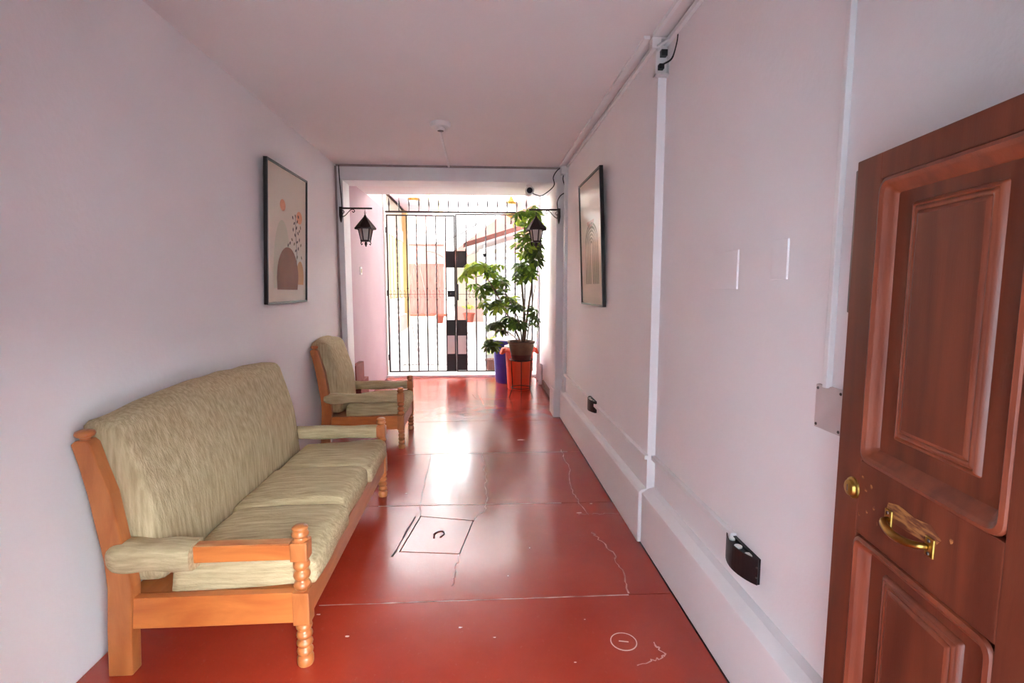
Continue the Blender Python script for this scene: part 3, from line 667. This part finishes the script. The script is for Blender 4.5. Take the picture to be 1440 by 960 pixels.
MB().tube(spline([(-.05,-.03,.14),(-.01,-.05,.155),(.03,-.06,.175)]), .006, 6).build('wire', 'plastic', ob, smooth=True)
cr = thing('ceiling_fitting', 'round white ceiling rose with bare socket above the passage', 'ceiling fitting', (-.325,4.62,ZC))
MB().lathe([(.088,.0),(.088,-.022),(.078,-.038),(.05,-.042)], n=28).build('base', 'plastic', cr, smooth=True, sharp=40)
MB().lathe([(.042,-.04),(.04,-.062),(.03,-.066)], n=20).build('socket', 'plastic', cr, smooth=True, sharp=40)
MB().lathe([(.028,-.064),(.026,-.068)], n=20).build('contact', 'screw', cr)
sw = thing('light_switch', 'cream light switch on the pink wall beyond the beam', 'switch', (XL+.003,7.33,1.83))
MB().box(-.002,.010,-.055,.055,-.055,.055).build('plate', 'plastic', sw, bevel=.004); MB().box(.009,.015,-.022,.022,-.026,.026).build('rocker', 'paleochre', sw, bevel=.002)
def sconce(x, y, z, label):
    t = thing('wall_light', label, 'wall light', (x, y, z), 0, 'black up and down wall lights')
    L_, D, Hh, n = .125, .055, .052, 12
    outer = [(-(.014 + (D-.014)*(math.cos(math.pi/2*q)**.8 if abs(q) < 1 else 0)), q*L_) for q in [(-1+2*i/n) for i in range(n+1)]]
    inner = [(a+.004, b*.965) for a, b in outer]
    v = [(a,b,zz) for a, b in outer for zz in (-Hh,Hh)] + [(a,b,zz) for a, b in inner for zz in (-Hh,Hh)]
    m_ = MB(); N_ = (n+1)*2; f = []
    for i in range(n):
        a, b = 2*i, 2*i+2
        f += [(a,b,b+1,a+1), (N_+a,N_+a+1,N_+b+1,N_+b), (a+1,b+1,N_+b+1,N_+a+1), (a,N_+a,N_+b,b)]
    f += [(0,1,N_+1,N_+0), (2*n,N_+2*n,N_+2*n+1,2*n+1)]
    m_.add(v, f).build('shade', 'black', t)
    MB().box(-.014,0,-L_+.004,L_-.004,-Hh,Hh).build('back_plate', 'black', t)
    MB().add([(a,b,zz) for zz in (Hh-.012,Hh-.016) for a, b in [(-.012,-L_*.95)]+[(p[0]+.002,p[1]) for p in inner]+[(-.012,L_*.95)]],
             [tuple(range(n+3)), tuple(range(n+3,2*n+6))]).build('reflector', 'black', t)
    for q in (-.068,0,.068): MB().lathe([(.016,Hh-.018),(.016,Hh-.006),(.012,Hh-.004),(.003,Hh-.003)], (-.029 if q == 0 else -.0205,q,0), 14).build('lamp', 'whitepaint', t, smooth=True, sharp=40)
    for zz in (-.02,.02): MB().lathe([(.004,-.002),(.003,.003)], (-.018,-L_+.001,zz), 8, axis='Y').build('screw', 'screw', t)
    return t
sconce(XN+.001, 1.945, .497, 'black curved wall light beside the street door, three round lamps on top')
sconce(XF+.001, 4.53, .540, 'black curved wall light beneath the framed arches print')
def plate(name, y0, y1, z0, z1, d, m, label, cat, screws=True, x=XN):
    t = thing(name, label, cat, (x, (y0+y1)/2, (z0+z1)/2)); a, b = (y1-y0)/2, (z1-z0)/2
    MB().box(-d,.004,-a,a,-b,b).build('cover', m, t, bevel=min(.004,d*.4))
    if screws:
        for sy in (-1,1):
            for sz in (-1,1): MB().lathe([(.005,-d-.001),(.004,-d-.003)], (0,sy*(a-.012),sz*(b-.012)), 8, axis='X').build('screw', 'screw', t)
    return t
plate('blanking_plate', 2.10, 2.325, 1.592, 1.757, .007, 'wall', 'wide painted over blanking plate on the right wall', 'cover plate', False)
plate('blanking_plate', 1.752, 1.850, 1.628, 1.772, .007, 'wall', 'narrow painted over blanking plate near the street door', 'cover plate', False)
plate('inspection_plate', 1.425, 1.552, 1.155, 1.295, .010, 'plate_paint', 'square metal inspection plate with corner screws beside street door', 'cover plate')
conduit([(XN-.010,1.50,1.30),(XN-.010,1.50,2.98)], .020, 'vertical conduit from ceiling to the square metal inspection plate', m='trimwhite')
pb = plate('meter_box', 1.20, 1.372, 1.53, 1.915, .06, 'greymetal', 'tall grey metal box half hidden behind the street door', 'metal box', False)
MB().box(-.064,-.058,-.075,.075,-.19,.19).build('door', 'greymetal', pb, bevel=.002)
pipe = thing('drain_pipe', 'short white capped pipe stub at the foot of the passage wall', 'pipe', (1.0,8.35,0))
MB().tube([(0,0,0),(0,0,.30),(0,0,.33),(.01,0,.345)], .035, 12).build('pipe', 'plastic', pipe, smooth=True, sharp=50); MB().lathe([(.042,.20),(.042,.26)], n=14).build('collar', 'plastic', pipe)
dp = MB().tube([(1.005,8.75,0),(1.005,8.75,3.15)], .03, 12).build('downpipe', 'trimwhite', smooth=True); tag(dp, 'tall white downpipe in the corner beside the iron gate', 'pipe')
st = thing('corner_step', 'red painted stub step against the pink wall behind the armchair', 'step', (-1.60,7.1,0))
MB().box(-.05,.04,-.35,.12,0,.36).build('lower_step', 'step_red', st, bevel=.008); MB().box(-.05,.02,-.5,-.05,.35,.60).build('upper_step', 'step_red', st, bevel=.008)

# ================================================================== GATE
GY = 9.25
def bar(z0, z1, twist, r=.0105):
    m_ = MB()
    if not twist: return m_.box(-r,r,-r,r,z0,z1)
    n = 60; vs, fs = [], []
    for i in range(n+1):
        z = z0+(z1-z0)*i/n; a = 0 if (z < .2 or abs(z-1.48) < .2 or z > 2.75) else i*R(38)
        for k in range(4): vs.append((r*1.35*math.cos(a+k*math.pi/2+math.pi/4), r*1.35*math.sin(a+k*math.pi/2+math.pi/4), z))
    fs = [(i*4+k, i*4+(k+1)%4, i*4+4+(k+1)%4, i*4+4+k) for i in range(n) for k in range(4)]
    return m_.add(vs, fs)
def scroll_pts(cx, cz, w_, h_):   # an S scroll
    return spline([(cx-w_*.15,0,cz+h_*.30),(cx-w_*.4,0,cz+h_*.42),(cx-w_*.15,0,cz+h_*.5),(cx+w_*.2,0,cz+h_*.3),(cx,0,cz),(cx-w_*.2,0,cz-h_*.3),(cx+w_*.15,0,cz-h_*.5),(cx+w_*.4,0,cz-h_*.42),(cx+w_*.15,0,cz-h_*.30)], 4)
def gate_panel(t, xs, z0, z1, frame=True):
    x0, x1 = xs[0], xs[-1]
    for i, x in enumerate(xs):
        edge = i in (0, len(xs)-1)
        b = bar(z0, z1, (i % 2 == 1) and not edge, .013 if edge else .0105).build('bar', 'iron', t, loc=(x,0,0))
        if not edge:
            for zz in (1.38,1.58): MB().lathe([(.010,zz-.02),(.019,zz),(.010,zz+.02)], n=8).build('collar', 'iron', b)
    for z in (z0, z1): MB().box(x0-.011,x1+.011,-.011,.011,z-.011,z+.011).build('rail', 'iron', t)
    MB().box(x0,x1,-.004,.004,1.475,1.483).build('rail', 'iron', t)
    return t
lf = thing('gate_leaf', 'black iron gate leaf of twisted bars with lyre ornament, slightly ajar', 'gate', (-1.61,GY,0), R(1.2))
xs = [0] + [.17*i for i in range(1,7)] + [1.175]
gate_panel(lf, xs, .09, 2.855)
for i in range(7):
    if i == 6: break
    for s in (-1,1): MB().tube(scroll_pts(xs[i]+.085+s*.035, 1.48, .05, .13), .0035, 5).build('scroll', 'iron', lf)
for s in (-1,1):
    pts = [(.51+s*.02,0,2.28),(.51+s*.09,0,2.22),(.51+s*.10,0,2.08),(.51+s*.05,0,1.98),(.51+s*.07,0,1.85),(.51+s*.15,0,1.45),(.51+s*.155,0,1.2),(.51+s*.10,0,.9),(.51+s*.05,0,.6),(.51+s*.02,0,.45)]
    MB().tube(spline(pts,6), .0045, 6).build('lyre_rod', 'dullmetal', lf, smooth=True)
    MB().tube(spline([(.51,0,1.98),(.51+s*.05,0,2.04),(.51+s*.06,0,2.15),(.51+s*.01,0,2.2)],5), .0045, 6).build('lyre_rod', 'dullmetal', lf, smooth=True)
def panels(t, x0, x1):
    for z0, z1, m_ in ((1.95,2.245,'blackpanel'),(.735,1.018,'blackpanel'),(.40,.735,'whitepanel'),(.10,.40,'blackpanel')):
        MB().box(x0,x1,.004,.009,z0,z1).build('sheet_panel', m_, t)
panels(lf, 1.02, 1.175)
for z in (1.68,1.28):
    for s in (-1,1): MB().tube(arc(1.10+s*.03, z, .03, 90-s*20, 90+s*300, 14), .0035, 5).build('scroll', 'iron', lf)
lb = MB().box(1.04,1.172,-.05,.02,1.43,1.545).build('lock_box', 'blackpanel', lf, bevel=.004)
MB().lathe([(.014,-.05),(.012,-.058)], (1.1,0,1.49), 12, axis='Y').build('key_disc', 'screw', lb)
for z in (.35,1.5,2.6): MB().lathe([(.018,z-.05),(.018,z+.05)], (-.018,0,0), 10).build('hinge', 'iron', lf)
gf = thing('fixed_gate_grille', 'black iron fixed grille of twisted bars behind the potted plant', 'gate', (-.405,GY,0))
xs2 = [0] + [.175*i for i in range(1,8)] + [1.36]
gate_panel(gf, xs2, .085, 2.88)
panels(gf, .012, .17)
for i in range(1,8):
    for s in (-1,1): MB().tube(scroll_pts((xs2[i]+xs2[min(i+1,8)])/2+s*.035, 1.48, .05, .13), .0035, 5).build('scroll', 'iron', gf)
MB().box(-.012,.035,-.03,.02,1.37,1.66).build('lock_keep', 'blackpanel', gf, bevel=.004)
gt = thing('gate_top_rail', 'spiked black iron rail running above both gate panels', 'gate rail', (-.405,GY,0))
MB().box(-1.26,1.44,-.014,.014,2.900,2.930).build('rail', 'iron', gt)
spk = MB().lathe([(.009,0),(.009,.08),(.019,.125),(.014,.17),(.002,.235)], n=6)
sp0 = spk.build('spike', 'iron', gt, loc=(-1.16,0,2.92))
for i in range(1,15): link('spike', sp0.data, gt, (-1.16+.172*i,0,2.92))
gp = struct(MB().box(-1.70,-1.634,9.16,9.34,0,3.25).build('trim_1', 'whitepaint', bevel=.004))

# ================================================================== BINS
def bin_(name, m, loc, r0, r1, h, label, rz=0, lid=True):
    t = thing(name, label, 'bin', loc, rz, 'lidded plastic bins')
    n = 40; prof = [(r0*.97,0),(r0,.02),(r1,h-.06),(r1+.005,h-.05)]
    v, f = [], []
    pr_ = [(r0*.95,0),(r0,.012)] + [(r0+(r1-r0)*k/5, .012+(h-.07)*k/5) for k in range(1,6)]
    for r, z in pr_:
        for k in range(n):
            rr2 = r*(1-.018*(k % 4 == 0)) if .03 < z < h-.1 else r
            a = 2*math.pi*k/n; v.append((rr2*math.cos(a), rr2*math.sin(a), z))
    mm = len(pr_); f = [(i*n+k,i*n+(k+1)%n,(i+1)*n+(k+1)%n,(i+1)*n+k) for i in range(mm-1) for k in range(n)] + [tuple(range(n))[::-1], tuple((mm-1)*n+k for k in range(n))]
    MB().add(v,f).build('body', m, t, smooth=True, sharp=40)
    MB().lathe([(r1+.002,h-.075),(r1+.03,h-.08),(r1+.034,h-.06),(r1+.018,h-.02),(r1+.004,h-.008),(r1-.01,h-.01)], n=n).build('rim', m, t, smooth=True, sharp=50)
    for s in (-1,1):
        MB().prism([(s*(r1+.0),-.07,h-.015),(s*(r1+.05),-.06,h-.03),(s*(r1+.085),-.05,h-.12),(s*(r1+.055),-.055,h-.125),(s*(r1+.0),-.07,h-.09)], (0,.13,0)).build('handle', m, t, bevel=.008)
    if lid:
        ld = MB().lathe([(r1+.01,h-.012),(r1+.014,h+.004),(r1-.03,h+.014),(r1-.05,h+.03),(r1*.55,h+.048),(.01,h+.052)], n=n).build('lid', 'lid_plastic', t, smooth=True, sharp=50)
        MB().tube(spline([(-.06,0,h+.045),(-.055,0,h+.08),(0,0,h+.09),(.055,0,h+.08),(.06,0,h+.045)],5), .012, 8).build('lid_handle', 'lid_plastic', ld, smooth=True)
    return t
bin_('lidded_bin', 'orange_plastic', (.625,8.02,0), .185, .225, .68, 'orange plastic bin behind the potted plant stand', R(8))
bin_('lidded_bin', 'blue_plastic', (.44,8.60,0), .175, .215, .73, 'blue plastic bin with white lid next to the iron gate', R(10))

# ================================================================== POTTED PLANT
PX, PY = .61, 7.45
ps = thing('plant_stand', 'thin wire plant stand in front of the orange bin', 'plant stand', (PX,PY,0))
tp = [(.17*math.cos(R(a)), .17*math.sin(R(a)), .545) for a in range(0,361,15)]
MB().tube(tp, .007, 6).build('top_ring', 'lantern_iron', ps, smooth=True)
MB().tube([(p[0]*.86,p[1]*.86,.13) for p in tp], .006, 6).build('lower_ring', 'lantern_iron', ps, smooth=True)
for a in (205,325,85,265):
    if a == 265: continue
    MB().tube([(.168*math.cos(R(a)),.168*math.sin(R(a)),.55),(.145*math.cos(R(a)),.145*math.sin(R(a)),.13),(.20*math.cos(R(a)),.20*math.sin(R(a)),0.0)], .007, 6).build('leg', 'lantern_iron', ps, smooth=True)
fp = thing('flower_pot', 'glazed brown clay pot on the wire stand holding the plant', 'pot', (PX,PY,.545))
MB().lathe([(.125,-.02),(.135,-.005),(.155,.08)], n=36).build('glazed_foot', 'pot_base', fp, smooth=True, sharp=50)
MB().lathe([(.152,.08),(.176,.17),(.185,.225),(.182,.235),(.200,.245),(.205,.262),(.198,.275),(.180,.272),(.176,.255)], n=36).build('body', 'pot_clay', fp, smooth=True, sharp=50)
MB().lathe([(.177,.24),(.12,.262),(.02,.268)], n=24).build('soil', 'soil', fp, smooth=True)
pt_ = thing('potted_plant', 'tall leafy umbrella plant leaning over the bins by the gate', 'plant', (PX,PY,.80))
def loc(x, z, dy=0): return Vector((x-PX, dy, z-.80))
trunks = [
 ([loc(.655,.80),loc(.70,1.2,.02),loc(.765,1.64,.05),loc(.80,2.1,.06),loc(.83,2.45,.05),loc(.83,2.68,.04)], .017, .007),
 ([loc(.60,.80,-.03),loc(.52,.98,-.06),loc(.38,1.25,-.12),loc(.18,1.62,-.16),loc(.02,1.88,-.15)], .013, .006),
 ([loc(.64,.80,.03),loc(.655,1.2,.08),loc(.63,1.6,.1),loc(.61,2.0,.1),loc(.67,2.55,.08)], .020, .007),
 ([loc(.69,.80,.02),loc(.77,1.3,.1),loc(.85,1.8,.12),loc(.88,2.25,.12)], .009, .005),
 ([loc(.58,.80,-.04),loc(.45,.93,-.08),loc(.28,1.0,-.1),loc(.18,.86,-.12)], .008, .004),
 ([loc(.62,.80,-.03),loc(.57,1.1,-.08),loc(.44,1.4,-.05),loc(.28,1.7,.0)], .010, .005)]
TP = []
for P, r0, r1 in trunks:
    q = spline(P, 7); MB().tube(q, r0, 8, r1).build('stem', 'bark', pt_, smooth=True); TP += [p for i, p in enumerate(q) if i > 8]
def leaf_mesh(name, m, nl, ln, droop):
    mb = MB()
    for k in range(nl):
        a = 2*math.pi*k/nl + random.uniform(-.12,.12); L_ = ln*random.uniform(.82,1.08); W2 = L_*.19
        d = Vector((math.cos(a), math.sin(a), 0)); s = Vector((-math.sin(a), math.cos(a), 0)); o = len(mb.v)
        rows = [(.0,.06,0),(.16,.08,.01),(.42,.85,.02),(.68,1.0,-.01),(.88,.62,-.05),(1.0,.04,-.09)]
        for t, w2, h in rows:
            c_ = d*(L_*t) + Vector((0,0,h*L_ - droop*L_*t*t))
            mb.v += [tuple(c_ - s*W2*w2 + Vector((0,0,.10*W2*w2))), tuple(c_ - Vector((0,0,.12*W2*w2))), tuple(c_ + s*W2*w2 + Vector((0,0,.10*W2*w2)))]
        for i in range(len(rows)-1):
            for j in (0,1): mb.f.append((o+i*3+j, o+i*3+j+1, o+i*3+3+j+1, o+i*3+3+j))
    me = bpy.data.meshes.new(name); me.from_pydata(mb.v, [], mb.f)
    for p in me.polygons: p.use_smooth = True
    me.materials.append(MATS[m]); return me
LM = {k: [leaf_mesh('leaf_'+k, k, n_, .115, dr) for n_, dr in ((8,.30),(7,.45),(9,.2))] for k in ('leaf','leaf_light','leaf_dark')}
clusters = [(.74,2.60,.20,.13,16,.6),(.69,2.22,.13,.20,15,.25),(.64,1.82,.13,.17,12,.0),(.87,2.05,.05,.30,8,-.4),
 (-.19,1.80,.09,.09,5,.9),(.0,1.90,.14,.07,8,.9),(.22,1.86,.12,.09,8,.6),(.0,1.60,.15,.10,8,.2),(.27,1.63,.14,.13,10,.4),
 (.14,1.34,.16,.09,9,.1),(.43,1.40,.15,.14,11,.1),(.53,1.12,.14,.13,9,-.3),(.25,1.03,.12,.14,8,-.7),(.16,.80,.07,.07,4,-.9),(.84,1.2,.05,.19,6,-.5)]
tw = MB(); rr_ = random.Random(11)
for cx, cz, rx, rz, n, lit_tone in clusters:
    for i in range(int(n*1.25)):
        while True:
            u, v = rr_.uniform(-1,1), rr_.uniform(-1,1)
            if u*u+v*v < 1: break
        p = loc(cx+u*rx, cz+v*rz, rr_.uniform(-.24,.20))
        p.x = min(p.x, .205)
        q = min(TP, key=lambda t: (t-p).length + max(0, t.z-p.z)*1.5)
        d = (p-q); d = d.normalized() if d.length > 1e-4 else Vector((0,0,1))
        ax = (d*.5 + Vector((rr_.uniform(-.3,.3), rr_.uniform(-.5,.1), .75))).normalized()
        qt = ax.to_track_quat('Z','Y') @ Matrix.Rotation(rr_.uniform(0,6.28),4,'Z').to_quaternion()
        tt = lit_tone + rr_.uniform(-.6,.6)
        key = 'leaf_light' if tt > .5 else ('leaf_dark' if tt < -.35 else 'leaf')  # paler and darker leaf colours stand in for sunlit and shaded foliage
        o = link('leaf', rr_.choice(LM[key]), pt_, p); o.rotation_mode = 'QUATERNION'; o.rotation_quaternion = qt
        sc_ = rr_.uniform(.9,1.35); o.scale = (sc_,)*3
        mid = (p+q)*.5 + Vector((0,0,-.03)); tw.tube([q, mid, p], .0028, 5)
tk = tw.build('leaf_stalks', 'leaf_dark', pt_); tk['kind'] = 'stuff'

# small pots in the courtyard
def small_pot(x, y, z, r, h, m, label, n, lm, spread, tall):
    f = thing('courtyard_pot', label, 'pot', (x,y,z))
    MB().lathe([(r*.7,0),(r*.95,h*.85),(r*1.05,h*.86),(r*1.05,h),(r*.9,h),(r*.88,h*.9)], n=20).build('pot', m, f, smooth=True, sharp=50)
    MB().lathe([(r*.9,h*.9),(r*.1,h*.93)], n=16).build('soil', 'soil', f)
    if n:
        MB().tube([(0,0,h*.9),(.02,0,h+tall*.5),(-.02,0,h+tall)], .006, 6).build('stem', 'bark', f)
        for i in range(n):
            o = link('leaf', random.choice(LM[lm]), f, (random.uniform(-spread,spread), random.uniform(-spread,spread)*.7, h+random.uniform(.2,1)*tall), (random.uniform(-.6,.6),random.uniform(-.6,.6),random.uniform(0,6)), (.8,.8,.8))
small_pot(.235, 9.85, 0, .13, .22, 'pot_base', 'dark brown pot with yellow green seedling behind the gate', 7, 'leaf_light', .12, .42)
small_pot(-1.25, 16.2, .49, .14, .24, 'terracotta', 'empty looking terracotta pot in front of the red courtyard gate', 0, 'leaf', .1, .1)
small_pot(-.30, 14.6, .62, .17, .26, 'terracotta', 'terracotta pot with light green plant on a white pedestal', 6, 'leaf_light', .12, .3)
tag(MB().lathe([(.16,.2),(.14,.24),(.12,.58),(.16,.62)], (-.30,14.6,0), 16).build('pot_pedestal', 'whitepaint', smooth=True, sharp=40), 'white pedestal under the terracotta pot in the courtyard', 'pedestal')
